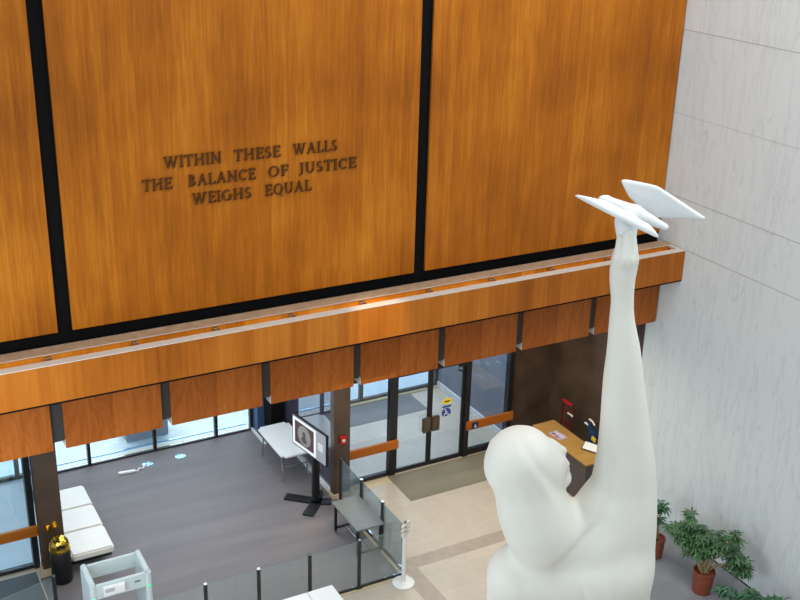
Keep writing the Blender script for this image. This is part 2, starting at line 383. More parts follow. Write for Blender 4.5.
for base, words in ((8.885, (('WITHIN', -10.46, -9.505), ('THESE', -9.295, -8.485), ('WALLS', -8.262, -7.447))),
                    (8.55, (('THE', -10.82, -10.335), ('BALANCE', -10.078, -8.93), ('OF', -8.712, -8.348), ('JUSTICE', -8.175, -7.085))),
                    (8.242, (('WEIGHS', -10.026, -9.01), ('EQUAL', -8.772, -7.93)))):
    for wd, xa, xb in words:
        H_ = .185; sp = .07
        tot = sum(G[c][0] for c in wd)+sp*(len(wd)-1)
        k = (xb-xa)/tot; x = xa
        for c in wd:
            wdt, polys = G[c]; mbx = MB()
            for i, p in enumerate(polys):
                mbx.prism(p, (x, -.032+.0003*(i % 5), base), (k, 0, 0), (0, 0, H_), (0, .0315-.0003*(i % 5), 0))
            mbx.build('letter', M['letter'], ins)
            x += (wdt+sp)*k
# ------------------------------------------------------------------ entrance storefront (right)
FY = 3.3
def frame_box(mb, x0, x1, z0, z1, y0=FY-.05, y1=FY+.05): mb.box(x0, x1, y0, y1, z0, z1)
w2 = struct(thing('window_1', None, None, (-4.95, FY, 0)))
m = MB(); frame_box(m, -5.76, -5.68, 0, 4.46); frame_box(m, -4.52, -4.36, 0, 4.46, FY-.08, FY+.08); frame_box(m, -5.7, -4.5, 0, .1); frame_box(m, -5.7, -4.5, 2.6, 2.72)
m.build('frame', M['frame'], w2)
box('pane', M['door'], -5.68, -4.52, FY-.005, FY+.005, .1, 4.46, w2)
box('push_bar', M['bar'], -5.72, -4.33, FY-.16, FY-.09, .74, .96, w2, .006)
w3 = struct(thing('window_2', None, None, (-1.8, FY, 0)))
m = MB(); frame_box(m, -2.5, -2.36, 0, 4.46, FY-.08, FY+.08); frame_box(m, -1.27, -1.14, 0, 4.46, FY-.08, FY+.08); frame_box(m, -2.4, -1.2, 0, .16); frame_box(m, -2.4, -1.2, 2.6, 2.72)
m.build('frame', M['frame'], w3)
box('pane', M['door'], -2.36, -1.27, FY-.005, FY+.005, .16, 4.46, w3)
pb = box('push_bar', M['bar'], -2.46, -1.13, FY-.16, FY-.09, .75, .97, w3, .006)
bt = box('access_button', M['frame'], -2.33, -2.16, FY-.185, FY-.16, .775, .945, pb, .006); bt['label'] = 'dark square access button'
box('button_centre', M['signblue'], -2.29, -2.20, FY-.188, FY-.185, .805, .915, pb)
sm = MB(); sm.tube([(-2.255, FY-.192, .90), (-2.25, FY-.192, .855), (-2.225, FY-.192, .845), (-2.212, FY-.192, .82)], .007, 6)
for i in range(8):
    a0 = math.radians(120+i*28); a1 = math.radians(120+(i+1)*28)
    sm.tube([(-2.25+.028*math.cos(a0), FY-.192, .84+.024*math.sin(a0)), (-2.25+.028*math.cos(a1), FY-.192, .84+.024*math.sin(a1))], .005, 6)
sm.build('access_symbol', M['white'], pb)
dr = struct(thing('door_1', None, None, (-3.43, FY, 0)))
m = MB(); frame_box(m, -4.4, -2.46, 2.58, 2.72); frame_box(m, -4.4, -2.46, 4.36, 4.46)
m.build('frame', M['frame'], dr)
box('transom_pane', M['door'], -4.36, -2.5, FY-.005, FY+.005, 2.72, 4.36, dr)
leaves = []
for (a, b) in ((-4.355, -3.44), (-3.43, -2.505)):
    m = MB(); frame_box(m, a, a+.055, .0, 2.58, FY-.025, FY+.025); frame_box(m, b-.055, b, 0, 2.58, FY-.025, FY+.025)
    frame_box(m, a+.05, b-.05, 0, .1, FY-.025, FY+.025); frame_box(m, a+.05, b-.05, 2.5, 2.58, FY-.025, FY+.025)
    lf = m.build('door_leaf', M['frame'], dr); leaves.append(lf)
    box('pane', M['door'], a+.055, b-.055, FY-.004, FY+.004, .1, 2.5, lf)
box('lock_plate', M['brown'], -3.66, -3.45, FY-.13, FY-.03, .94, 1.33, leaves[0], .02)
box('lock_plate', M['brown'], -3.42, -3.21, FY-.13, FY-.03, .94, 1.33, leaves[1], .02)
def disc(name, mat, cx, cz, rx, rz, y, parent, n=24):
    poly = [(rx*math.cos(2*PI*i/n), rz*math.sin(2*PI*i/n)) for i in range(n)]
    return MB().prism(poly, (cx, y, cz), (1,0,0), (0,0,1), (0, -.004, 0)).build(name, mat, parent)
s1 = disc('yellow_sticker', M['yellow'], -2.965, 1.60, .135, .075, FY-.006, leaves[1])
box('sticker_line', M['frame'], -3.04, -2.89, FY-.013, FY-.0105, 1.585, 1.615, leaves[1])
box('blue_label', M['signblue'], -3.09, -2.85, FY-.010, FY-.006, 1.435, 1.485, leaves[1])
disc('blue_sticker', M['signblue'], -2.975, 1.30, .125, .12, FY-.006, leaves[1])
m = MB(); cx, cz = -2.975, 1.28
m.tube([(cx-.02, FY-.012, cz+.07), (cx-.015, FY-.012, cz-.01), (cx+.05, FY-.012, cz-.02), (cx+.075, FY-.012, cz-.07)], .012, 6)
m.tube([(cx-.015, FY-.012, cz+.035), (cx+.04, FY-.012, cz+.035)], .010, 6)
m.lathe([(.0, -.018), (.014, -.012), (.018, 0), (.014, .012), (0, .018)], (cx-.022, FY-.012, cz+.095), 10)
for i in range(9):
    a0 = math.radians(120+i*26); a1 = math.radians(120+(i+1)*26)
    m.tube([(cx-.005+.055*math.cos(a0), FY-.012, cz-.045+.05*math.sin(a0)), (cx-.005+.055*math.cos(a1), FY-.012, cz-.045+.05*math.sin(a1))], .009, 6)
m.build('wheelchair_symbol', M['white'], leaves[1])
m = MB(); m.tube([(-2.62, FY-.04, 2.52), (-2.85, FY-.25, 2.5), (-2.56, FY-.06, 2.3)], .018, 8); m.box(-2.72, -2.52, FY-.1, FY-.03, 2.48, 2.56); m.build('door_closer', M['frame'], leaves[1])
# outer glass of the vestibule, right
OY = 6.9
w4 = struct(thing('window_3', None, None, (-3.5, OY, 0)))
m = MB()
for x in (-6.0, -4.4, -3.42, -2.45, -1.1): m.box(x-.05, x+.05, OY-.05, OY+.05, 0, 4.46)
m.box(-6.0, -1.06, OY-.05, OY+.05, 0, .1); m.box(-6.0, -1.06, OY-.05, OY+.05, 2.55, 2.65)
m.build('frame', M['frame'], w4)
box('pane', M['win'], -5.95, -1.1, OY-.005, OY+.005, .1, 4.46, w4)
box('threshold', M['cream'], -6.0, -1.06, OY-.15, OY-.05, 0, .03, w4)
struct(box('wall_vestibule', M['concw'], -1.06, -.8, 3.56, 7.0, 0, 4.47))
struct(box('baseboard_vestibule', M['white'], -1.10, -1.06, 3.56, 6.84, 0, .16))
# side partition glass between lounge and vestibule
w5 = struct(thing('window_4', None, None, (-6.05, 4.6, 0)))
m = MB(); m.box(-6.08, -6.02, 5.72, 5.80, .12, 4.46); m.box(-6.08, -6.02, 3.1, 5.8, 4.36, 4.46); m.build('frame', M['frame'], w5)
box('pane', M['smoke'], -6.055, -6.045, 3.1, 5.72, .12, 4.36, w5)
struct(box('baseboard_partition', M['white'], -6.10, -6.0, 3.12, 5.80, 0, .12))
struct(box('column_corner', M['black'], -6.42, -6.0, 5.80, 6.25, .0, 4.47))
struct(box('wall_return', plain('blue grey jamb', (58, 82, 118), .4), -6.545, -6.0, 6.4, 6.84, 0, 4.47))
struct(box('baseboard_corner', M['white'], -6.60, -6.55, 5.80, 6.72, 0, .07))
pr = struct(box('wall_pillar_right', M['brown'], -6.1, -5.7, 2.92, 3.1, .1, 4.47))
struct(box('baseboard_pillar', M['cream'], -6.13, -5.67, 2.89, 3.12, 0, .1))
fa = thing('fire_alarm', 'small red fire alarm call box on the brown pillar', 'fire alarm', (-5.88, 2.92, 1.37))
box('housing', M['red'], -5.97, -5.81, 2.86, 2.92, 1.38, 1.57, fa, .008)
box('pull_handle', M['white'], -5.925, -5.855, 2.845, 2.86, 1.44, 1.50, fa, .004)
# left pillar
struct(box('wall_pillar_left', M['brown'], -12.5, -12.04, 2.87, 3.08, .16, 4.47))
struct(box('baseboard_left', M['cream'], -12.53, -12.01, 2.83, 3.1, 0, .16))
bf = thing('door_release', 'pair of small brass fittings on the left brown pillar', 'wall fitting', (-12.27, 2.87, 1.05))
for dx, dz in ((-.07, -.02), (.06, .03)):
    m = MB(); m.box(-12.27+dx-.035, -12.27+dx+.035, 2.850, 2.87, 1.05+dz, 1.18+dz); m.build('brass_plate', M['brass'], bf, .004)
    m = MB(); m.tube([(-12.27+dx, 2.855, 1.11+dz), (-12.27+dx, 2.825, 1.11+dz)], .022, 10); m.build('knob', M['brass'], bf, 0, True)
# left entrance glazing
w6 = struct(thing('window_5', None, None, (-13.6, FY, 0)))
m = MB(); m.box(-12.62, -12.5, FY-.09, FY+.09, 0, 4.46); m.box(-14.3, -14.2, FY-.05, FY+.05, 0, 4.46); m.box(-14.2, -12.6, FY-.05, FY+.05, 0, .08); m.box(-14.2, -12.6, FY-.05, FY+.05, 4.3, 4.46)
m.build('frame', M['frame'], w6)
box('pane', M['win'], -14.2, -12.62, FY-.005, FY+.005, .08, 4.3, w6)
box('push_bar', M['bar'], -14.0, -12.43, FY-.17, FY-.09, .80, 1.02, w6, .006)
w7 = struct(thing('window_6', None, None, (-13.6, OY, 0)))
m = MB()
for x in (-12.25, -13.0, -14.0, -15.2): m.box(x-.05, x+.05, OY-.05, OY+.05, 0, 4.46)
m.box(-16, -12.1, OY-.05, OY+.05, 0, .1)
m.build('frame', M['frame'], w7)
box('pane', M['win'], -16, -12.1, OY-.005, OY+.005, .1, 4.46, w7)
struct(MB().box(-16, -12.15, 3.4, 6.85, -.01, .006).build('trim_12', M['conc']))
w8 = struct(thing('window_7', None, None, (-12.1, 5.1, 0)))
m = MB(); m.box(-12.13, -12.07, 6.7, 6.8, 0, 4.46); m.box(-12.13, -12.07, 3.3, 6.8, 0, .1); m.build('frame', M['frame'], w8)
box('pane', M['door'], -12.105, -12.095, 3.3, 6.7, .1, 4.46, w8)
# back window of the lounge
BY = 6.78
w9 = struct(thing('window_8', None, None, (-9.2, BY, 0)))
m = MB()
for x in (-12.07, -10.63, -9.05, -7.50, -6.58): m.box(x-.035, x+.035, BY-.06, BY+.06, .04, 4.46)
m.box(-12.1, -6.55, BY-.06, BY+.03, 0, .045); m.box(-12.1, -6.55, BY-.04, BY+.04, 4.36, 4.46)
m.build('frame', M['frame'], w9)
m = MB(); m.box(-12.05, -6.58, BY+.34, BY+.40, -.02, .0); m.build('drain_channel', M['outlet'], w9)
box('pane', M['win'], -12.05, -6.58, BY-.005, BY+.005, .05, 4.36, w9)
pl = thing('planter', 'pale concrete block standing outside beyond the lounge window', 'planter', (-9.05, 7.6, 0))
m = MB(); m.box(-9.55, -8.5, 7.45, 8.0, -.02, .5); m.build('body', M['concw'], pl, .02)
box('lid', M['conc'], -9.6, -8.45, 7.4, 8.05, .5, .56, pl, .01)

# ------------------------------------------------------------------ glass railing
rl = thing('glass_railing', 'glass railing with charcoal posts enclosing the carpeted area', 'railing', (-8.6, -.27, 0))
def post(x, y, par, h=1.13):
    b = box('post', M['post'], x-.03, x+.03, y-.03, y+.03, .01, h, par, .006)
    m = MB(); m.box(x-.07, x+.07, y-.05, y+.05, .0, .02); m.build('foot', M['post'], b, .004)
    m = MB(); m.box(x-.028, x+.028, y-.028, y+.028, h, h+.012); m.build('cap', M['chrome'], b)
    return b
for x in (-7.06, -8.12, -9.165, -10.2, -11.24): post(x, -.275, rl)
for y in (.742, 1.716, 2.74): post(-6.015, y, rl)
def pane(par, x0, x1, y0, y1, z0=.07, z1=1.1):
    o = box('glass_pane', M['rail'], x0, x1, y0, y1, z0, z1, par)
    e = MB(); e.box(x0, x1, y0, y1, z1, z1+.006); e.build('pane_edge', M['edge'], o)
for a, b in ((-7.03, -6.01), (-8.09, -7.09), (-9.135, -8.15), (-10.17, -9.195), (-11.21, -10.23)): pane(rl, a, b, -.282, -.27)
for a, b in ((-.27, .712), (.772, 1.686), (1.746, 2.71)): pane(rl, -6.022, -6.010, a, b)
m = MB(); m.box(-11.25, -6.0, -.30, -.25, .008, .06); m.box(-6.035, -5.995, -.25, 2.74, .008, .06); m.build('bottom_rail', M['post'], rl)
m = MB(); m.box(-11.25, -5.98, -.37, -.30, 0, .012); m.box(-6.11, -6.04, -.24, 2.74, .006, .014); m.build('sill_strip', M['cream'], rl)
r2 = thing('glass_railing', 'short glass railing with black post beside the brass-topped bin', 'railing', (-12.59, 1.2, 0))
for x, y in ((-12.59, 1.2), (-13.7, .9)): post(x, y, r2)
gp = MB().obox((-13.15, 1.05, .585), (1.11, .30, 0), (-.30, 1.11, 0), (0, 0, 1), .53, .006, .515).build('glass_pane', M['rail'], r2)
MB().obox((-13.15, 1.05, 1.103), (1.11, .30, 0), (-.30, 1.11, 0), (0, 0, 1), .53, .006, .003).build('pane_edge', M['edge'], gp)
# ------------------------------------------------------------------ folding tables
def legset(par, x0, x1, y, zt, mat, along='x', r=.018, splay=.1):
    m = MB()
    m.tube([(x0-.0, y-splay, .02), (x0, y, zt)], r, 8); m.build('leg', mat, par, 0, True)
    m = MB(); m.tube([(x1, y-splay, .02), (x1, y, zt)], r, 8); m.build('leg', mat, par, 0, True)
    m = MB(); m.tube([(x0, y-splay*.5, zt*.5), (x1, y-splay*.5, zt*.5)], r*.8, 8); m.build('cross_bar', mat, par, 0, True)
def fold_table(label, x0, x1, y0, y1, zt=.74):
    t = thing('folding_table', label, 'table', ((x0+x1)/2, (y0+y1)/2, 0))
    m = MB(); m.box(x0, x1, y0, y1, zt-.045, zt)
    o = m.build('tabletop', M['whitegloss'], t)
    bm = bmesh.new(); bm.from_mesh(o.data)
    ve = [e for e in bm.edges if abs(e.verts[0].co.z-e.verts[1].co.z) > .01]
    bmesh.ops.bevel(bm, geom=ve, offset=.08, segments=5, affect='EDGES')
    bmesh.ops.bevel(bm, geom=[e for e in bm.edges if e.calc_face_angle(0) > .8], offset=.008, segments=2, affect='EDGES'); bm.to_mesh(o.data); bm.free()
    return t
ta = fold_table('white folding table beside the partition behind the screen', -6.92, -6.12, 3.92, 5.5)
legset(ta, -6.84, -6.22, 4.18, .69, M['chrome']); legset(ta, -6.84, -6.22, 5.25, .69, M['chrome'], splay=-.1)
tb = thing('folding_table', 'white table cut off by the bottom edge of the photo, outside the glass railing', 'table', (-8.7, -1.25, 0))
for a, b in ((-8.43, -7.915), (-9.5, -8.44)):
    m = MB(); m.box(a, b, -1.7, -.835, .70, .74); m.build('tabletop', M['whitegloss'], tb, .006)
for x in (-9.4, -8.0):
    for y in (-.92, -1.6):
        m = MB(); m.tube([(x, y, 0), (x, y, .70)], .018, 8); m.build('leg', M['chrome'], tb, 0, True)
# grey inspection table on castors
tg = thing('wheeled_table', 'grey topped table with black frame on castors inside the railing corner', 'table', (-6.38, 1.13, 0))
box('tabletop', M['greytop'], -6.71, -6.07, .52, 1.74, .72, .755, tg, .005)
for x in (-6.65, -6.13):
    for y in (.6, 1.66):
        l = box('leg', M['frame'], x-.025, x+.025, y-.025, y+.025, .08, .72, tg)
        m = MB(); m.tube([(x-.015, y, .04), (x+.015, y, .04)], .038, 14); m.box(x-.012, x+.012, y-.02, y+.02, .05, .09); m.build('castor', M['chrome'], l)
for y in (.6, 1.66): box('lower_rail', M['frame'], -6.65, -6.13, y-.02, y+.02, .12, .16, tg)
m = MB(); m.tube([(-6.35, .6, .14), (-6.35, 1.66, .14)], .014, 8); m.tube([(-6.42, .6, .14), (-6.42, 1.66, .14)], .014, 8); m.build('stretcher', M['chrome'], tg)
# ------------------------------------------------------------------ screen on stand
tv = thing('display_screen', 'large screen on a black stand showing an oval portrait seal', 'screen', (-6.62, 2.95, 0))
ztop = 2.0; zb_ = 1.24
A = Vector((-6.78, 3.65, 0)); B = Vector((-6.555, 2.33, 0))
U = (B-A).normalized(); Wd = (B-A).length; Nn = Vector((U.y, -U.x, 0)); Nn = Nn if Nn.x < 0 else -Nn
ctr = (A+B)/2
box_c = ctr+Vector((0, 0, (ztop+zb_)/2))
tvp = MB().obox(box_c-Nn*.03, U, Nn, (0,0,1), Wd/2, .03, (ztop-zb_)/2).build('casing', M['binblack'], tv, .006)
def on_tv(name, mat, u0, u1, v0, v1, off, par=tvp):
    # u 0..1 left to right, v 0..1 bottom to top
    c = A+U*(Wd*(u0+u1)/2)+Vector((0,0,zb_+(ztop-zb_)*(v0+v1)/2))+Nn*off
    return MB().obox(c, U, Nn, (0,0,1), Wd*(u1-u0)/2, .001, (ztop-zb_)*(v1-v0)/2).build(name, mat, par)
scr = on_tv('screen', M['screen'], .02, .98, .03, .97, .002, tv)
on_tv('slide_border', M['screenw'], .03, .70, .06, .93, .005, scr)
on_tv('slide_picture', M['screend'], .09, .645, .15, .86, .008, scr)
def oval(name, mat, u, v, ru, rv, off, par=scr, n=26):
    c = A+U*(Wd*u)+Vector((0,0,zb_+(ztop-zb_)*v))+Nn*off
    return MB().prism([(ru*Wd*math.cos(2*PI*i/n), rv*(ztop-zb_)*math.sin(2*PI*i/n)) for i in range(n)], c, U, (0,0,1), Nn*.001).build(name, mat, par)
oval('seal_disc', M['screeno'], .37, .50, .19, .32, .010)
oval('seal_ring', M['screenk'], .37, .50, .155, .265, .0115)
oval('seal_field', M['screeno'], .37, .50, .148, .255, .013)
oval('seal_figure', M['screenk'], .37, .55, .05, .10, .0145)
oval('seal_figure', M['screenk'], .37, .37, .085, .10, .0145)
for v in (.60, .55, .50, .45, .40): on_tv('text_line', M['screenw'], .76, .90, v, v+.018, .006, scr)
box('column', M['binblack'], -6.60, -6.46, 2.88, 3.02, .05, 1.7, tv, .01)
m = MB()
cc = Vector((-6.5, 2.95, .025))
for e in ((-7.05, 3.45, .025), (-6.92, 2.52, .025), (-6.22, 2.80, .025), (-6.30, 3.35, .025)):
    e = Vector(e); d = (e-cc); m.obox((cc+e)/2, d, d.cross(Vector((0,0,1))), (0,0,1), d.length/2, .12, .02)
m.build('base', M['binblack'], tv)
# ------------------------------------------------------------------ bench
bn = thing('bench', 'white leather three-seat bench on black legs beside the left pillar', 'bench', (-11.55, 3.95, 0))
for i in range(3):
    y0 = 2.68+i*.87
    m = MB(); m.box(-11.97, -11.12, y0+.004, y0+.866, .27, .43); m.build('cushion', M['cushion'], bn, .035, True, 4)
box('frame', M['binblack'], -11.92, -11.17, 2.75, 5.2, .22, .275, bn)
for y in (3.05, 4.9):
    m = MB(); m.box(-11.98, -11.10, y-.03, y+.03, 0, .03); m.box(-11.6, -11.5, y-.03, y+.03, .03, .22); m.build('leg', M['binblack'], bn)
# ------------------------------------------------------------------ bin
bi = thing('litter_bin', 'black cylindrical litter bin with polished brass dome beside the left pillar', 'bin', (-12.2, 2.60, 0))
c = (-12.2, 2.60, 0)
MB().lathe([(.185, 0), (.2, .02), (.2, .74), (.185, .76)], c).build('body', M['binblack'], bi, 0, True)
MB().lathe([(.205, .73), (.21, .75), (.21, .77), (.205, .79)], c).build('rim', M['brass'], bi, 0, True)
MB().lathe([(.2, .78), (.197, .84), (.178, .91), (.14, .97), (.085, 1.01), (.0, 1.025)], c).build('dome', M['brass'], bi, 0, True)
m = MB(); m.box(-12.2-.08, -12.2+.08, 2.60-.205, 2.60-.15, .84, .91); m.build('flap', M['binblack'], bi, .01)
# ------------------------------------------------------------------ walk-through detector
wd_ = thing('metal_detector', 'pale grey walk-through metal detector arch at the railing opening', 'metal detector', (-11.85, -.6, 0))
for x in (-12.32, -11.39):
    box('side_panel', M['detector'], x-.05, x+.05, -.88, -.3, 0, 2.18, wd_, .008)
    m = MB(); m.tube([(x, -.9, 0), (x, -.9, 2.2)], .055, 14); m.build('corner_post', M['detector'], wd_, 0, True)
    m = MB(); m.tube([(x, -.28, 0), (x, -.28, 2.2)], .055, 14); m.build('corner_post', M['detector'], wd_, 0, True)
    m = MB(); m.box(x-.02, x+.02, -.962, -.95, 1.93, 1.98); m.build('indicator', M['green'], wd_)
    m = MB(); m.tube([(x, -.9, 2.2), (x, -.28, 2.2)], .05, 12); m.build('top_rail', M['detector'], wd_, 0, True)
box('cross_panel', M['detector'], -12.30, -11.41, -.93, -.87, 1.93, 2.2, wd_, .006)
box('cross_panel', M['detector'], -12.30, -11.41, -.31, -.25, 1.93, 2.2, wd_, .006)
cb = box('control_box', M['white'], -12.16, -11.80, -.985, -.93, 1.99, 2.16, wd_, .008)
box('display', M['screen'], -12.14, -11.98, -.99, -.985, 2.06, 2.13, cb)
box('keypad', M['white'], -11.96, -11.83, -.99, -.985, 2.04, 2.13, cb)
box('badge', M['greytop'], -11.63, -11.53, -.935, -.93, 2.07, 2.10, wd_)
# ------------------------------------------------------------------ stanchion
sc = thing('stanchion', 'white barrier post with round base at the railing corner', 'stanchion', (-6.19, -.53, 0))
c = (-6.19, -.53, 0)
MB().lathe([(.225, 0), (.23, .015), (.22, .035), (.1, .055), (.045, .06)], c).build('base', M['white'], sc, 0, True)
MB().lathe([(.042, .05), (.042, 1.16), (.03, 1.17)], c).build('pole', M['white'], sc, 0, True)
MB().lathe([(.03, 1.17), (.03, 1.46), (.02, 1.47)], c).build('head', M['edge'], sc, 0, True)
for z in (1.20, 1.30, 1.40):
    MB().obox((-6.19, -.55, z), (1, .3, .35), (0, 1, 0), (0, 0, 1), .11, .035, .024).build('belt_clip', M['capstone'], sc, .008)
# ------------------------------------------------------------------ power strip and floor outlets
for (x, y, lab) in ((-9.40, 6.22, 'round floor socket cover with the power strip plugged in'), (-8.60, 6.23, 'round floor socket cover standing alone right of the power strip')):
    o = thing('floor_outlet', lab, 'floor outlet', (x, y, .006), 'floor socket covers')
    MB().lathe([(.13, 0), (.13, .008), (.115, .016), (0, .016)], (x, y, .006)).build('cover', M['outlet'], o, 0, True)
    box('socket', M['frame'], x-.04, x-.01, y-.02, y+.02, .018, .024, o)
ps = thing('power_strip', 'white power strip lying on the carpet with its cord to a floor outlet', 'power strip', (-10.0, 6.05, .006))
MB().obox((-9.95, 6.04, .03), (1, -.12, 0), (.12, 1, 0), (0,0,1), .19, .035, .024).build('body', M['white'], ps, .008)
MB().tube([(-9.77, 6.04, .02), (-9.70, 6.0, .018), (-9.64, 6.08, .03), (-9.56, 6.06, .018), (-9.50, 6.15, .03), (-9.43, 6.2, .03)], .02, 8).build('cord', M['white'], ps, 0, True)
# ------------------------------------------------------------------ reception counter and what stands around it
ct = thing('reception_counter', 'wood-topped counter with dark front against the brown wall', 'counter', (-.86, 1.2, 0))
box('countertop', M['top'], -1.19, -.57, .17, 2.25, 1.01, 1.05, ct, .004)
m = MB(); m.box(-1.15, -1.10, .22, 2.2, 0, 1.01); m.box(-1.1, -.62, .22, .27, 0, 1.01); m.box(-1.1, -.62, 2.15, 2.2, 0, 1.01); m.build('front', plain('dark counter front', (74, 64, 60), .5), ct)
lf = MB().obox((-.945, 1.57, 1.053), (.25, .04, 0), (-.04, .4, 0), (0,0,1), .125, .2, .002).build('leaflet', plain('lilac leaflet', (196, 180, 206), .5, 0, .3, 12))
tag(lf, 'pale lilac leaflet lying on the counter top', 'leaflet')
for i, (dx, dy, mt) in enumerate(((-.05, .1, 'frame'), (-.06, -.04, 'red'), (.04, .06, 'white'), (.03, -.1, 'paper'))):
    MB().obox((-.945+dx, 1.57+dy, 1.0555), (1, .1, 0), (-.1, 1, 0), (0,0,1), .025, .05, .0006).build('printed_picture', M[mt], lf)
fs = thing('framed_sign', 'cream notice in a dark frame leaning on the counter end', 'sign', (-.7, .7, 1.05))
c = Vector((-.69, .66, 1.135)); ax = Vector((.18, -.36, 0)).normalized(); nz = Vector((-.6, -.3, 1.0)).normalized(); az = nz.cross(ax).normalized(); az = az if az.z > 0 else -az
MB().obox(c, ax, nz, az, .2, .008, .11).build('frame', M['frame'], fs, .003)
MB().obox(c+nz*.010, ax, nz, az, .182, .001, .094).build('sheet', M['paper'], fs)
MB().obox(c-nz*.04+az*.03, az, ax, nz, .03, .02, .032).build('prop', M['frame'], fs)
ht = thing('hand_truck', 'red upright hand truck behind the counter', 'hand truck', (-.28, 2.1, 0))
m = MB(); m.tube([(-.3, 2.32, .12), (-.3, 2.3, 1.45), (-.3, 2.27, 1.51), (-.3, 1.96, 1.51), (-.3, 1.93, 1.45), (-.3, 1.9, .12)], .02, 8)
m.build('rail_frame', M['dred'], ht, 0, True)
box('hand_grip', M['red'], -.34, -.28, 1.95, 2.28, 1.485, 1.545, ht, .01)
box('label_plate', M['paper'], -.335, -.315, 1.86, 2.06, 1.25, 1.29, ht)
for z in (1.27, .95, .6): box('cross_bar', M['dred'], -.32, -.28, 1.92, 2.31, z-.025, z+.025, ht)
box('toe_plate', M['dred'], -.5, -.26, 1.92, 2.3, .01, .03, ht)
for y in (1.82, 2.4):
    MB().tube([(-.2, y-.03, .13), (-.2, y+.03, .13)], .13, 18).build('wheel', M['binblack'], ht, 0, True)
bt_ = thing('folded_trolley', 'dark blue folded carrier with pale grips and a yellow tag behind the counter', 'trolley', (-.25, 1.15, 0))
for y0, z0 in ((1.40, 1.24), (1.26, 1.40)):
    MB().tube([(-.25, y0-.13, z0-.04), (-.25, y0-.05, z0+.02), (-.25, y0+.08, z0+.03)], .022, 8).build('grip', M['white'], bt_, 0, True)
m = MB(); m.obox((-.25, 1.13, .80), (0, 1, 0), (1, 0, .0), (0, -.05, 1), .12, .06, .44); m.build('body', M['blue'], bt_, .03)
m = MB(); m.obox((-.25, 1.24, 1.18), (0, 1, 0), (1, 0, 0), (0, .3, 1), .06, .05, .16); m.build('upper_sleeve', M['blue'], bt_, .02)
m = MB()
for y in (1.08, 1.27): m.tube([(-.2, y, .0), (-.25, y+.02, 1.25)], .018, 8)
m.build('frame', M['frame'], bt_)
MB().obox((-.33, 1.02, 1.07), (0, 1, .2), (1, 0, 0), (0, -.2, 1), .075, .02, .05).build('tag', M['yellow'], bt_, .008)
# ------------------------------------------------------------------ potted plants
def plant(label, base, pot_r, pot_h, tips, mat, nleaf, llen, seed, group, sq=1, dz=0):
    rnd = random.Random(seed); bx, by = base
    t = thing('potted_plant', label, 'plant', (bx, by, 0), group)
    MB().lathe([(pot_r*.86, 0), (pot_r*.94, pot_h*.5), (pot_r*.97, pot_h*.86), (pot_r*1.03, pot_h*.87), (pot_r*1.03, pot_h), (pot_r*.92, pot_h), (pot_r*.9, pot_h*.88)], (bx, by, 0), 32).build('pot', M['terra'], t, 0, True)
    MB().lathe([(pot_r*.93, pot_h*.86), (0, pot_h*.89)], (bx, by, 0)).build('soil', M['soil'], t)
    sm = MB(); lm = MB()
    for (tx, ty, tz, r, n) in tips:
        tx, ty, tz = bx+(tx-bx)*sq, by+(ty-by)*sq, tz+dz
        st = Vector((bx+rnd.uniform(-.08, .08), by+rnd.uniform(-.08, .08), pot_h*.86)); en = Vector((tx, ty, tz))
        mid = st.lerp(en, .35); mid.z = max(mid.z, st.z+.6*(en.z-st.z))
        sm.tube([st, mid, en], [.028, .02, .008], 7)
        for k in range(int(n*1.35)):
            d = Vector((rnd.gauss(0, 1), rnd.gauss(0, 1), rnd.gauss(.1, .7)))
            d = d.normalized()*(r*rnd.random()**.5)
            cpt = en+d
            up = Vector((rnd.gauss(0,.35), rnd.gauss(0,.35), 1)).normalized()
            a = Vector((1,0,0)).cross(up).normalized(); b = up.cross(a).normalized()
            ph = rnd.random()*6.28
            for q in range(nleaf):
                an = ph+2*PI*q/nleaf+rnd.uniform(-.15, .15); dirv = (a*math.cos(an)+b*math.sin(an)-up*.25).normalized()
                sd = up.cross(dirv).normalized()*(llen*.14); L_ = llen*rnd.uniform(.75, 1.15)
                p0 = cpt; p1 = cpt+dirv*L_*.45+up*.015; p2 = cpt+dirv*L_-up*.03
                lm.add([p0, p1-sd, p2, p1+sd], [(0, 1, 2, 3)])
    sm.build('stems', M['stem'], t, 0, True)
    f = lm.build('foliage', mat, t); f['kind'] = 'stuff'
    return t
plant('bushy green plant in a terracotta pot, whole pot in view by the marble wall', (-.95, -3.42), .215, .5,
      [(-1.0, -2.65, 1.10, .26, 18), (-.95, -2.3, 1.05, .2, 9), (-.9, -2.85, 1.2, .28, 18), (-.85, -3.15, 1.15, .30, 22), (-.75, -3.5, 1.2, .3, 20), (-.65, -3.8, 1.15, .26, 16), (-.6, -4.1, 1.0, .2, 12),
       (-.5, -3.9, 1.5, .12, 6), (-.8, -2.5, 1.45, .10, 5), (-1.05, -2.95, .95, .25, 14), (-.55, -4.25, .95, .16, 9), (-1.0, -3.35, .98, .2, 9)],
      M['leaf'], 8, .18, 3, 'potted plants by the marble wall', .8, -.1)
plant('potted plant half hidden behind the statue, farthest along the marble wall', (-1.0, -2.06), .18, .46,
      [(-.93, -2.02, 1.15, .12, 7), (-.98, -1.98, .85, .10, 4), (-.95, -1.75, 1.0, .18, 10), (-1.2, -1.85, .9, .18, 8)], M['leafl'], 6, .19, 5, 'potted plants by the marble wall')
plant('plant at the bottom edge with only its broad leaves in view, nearest the camera', (-1.0, -4.85), .2, .42,
      [(-1.0, -4.65, .72, .16, 10), (-1.05, -4.15, .5, .16, 9), (-.95, -5.1, .78, .2, 12), (-.85, -5.2, .85, .15, 7), (-1.1, -4.4, .5, .18, 8)], M['leafl'], 6, .2, 9, 'potted plants by the marble wall')

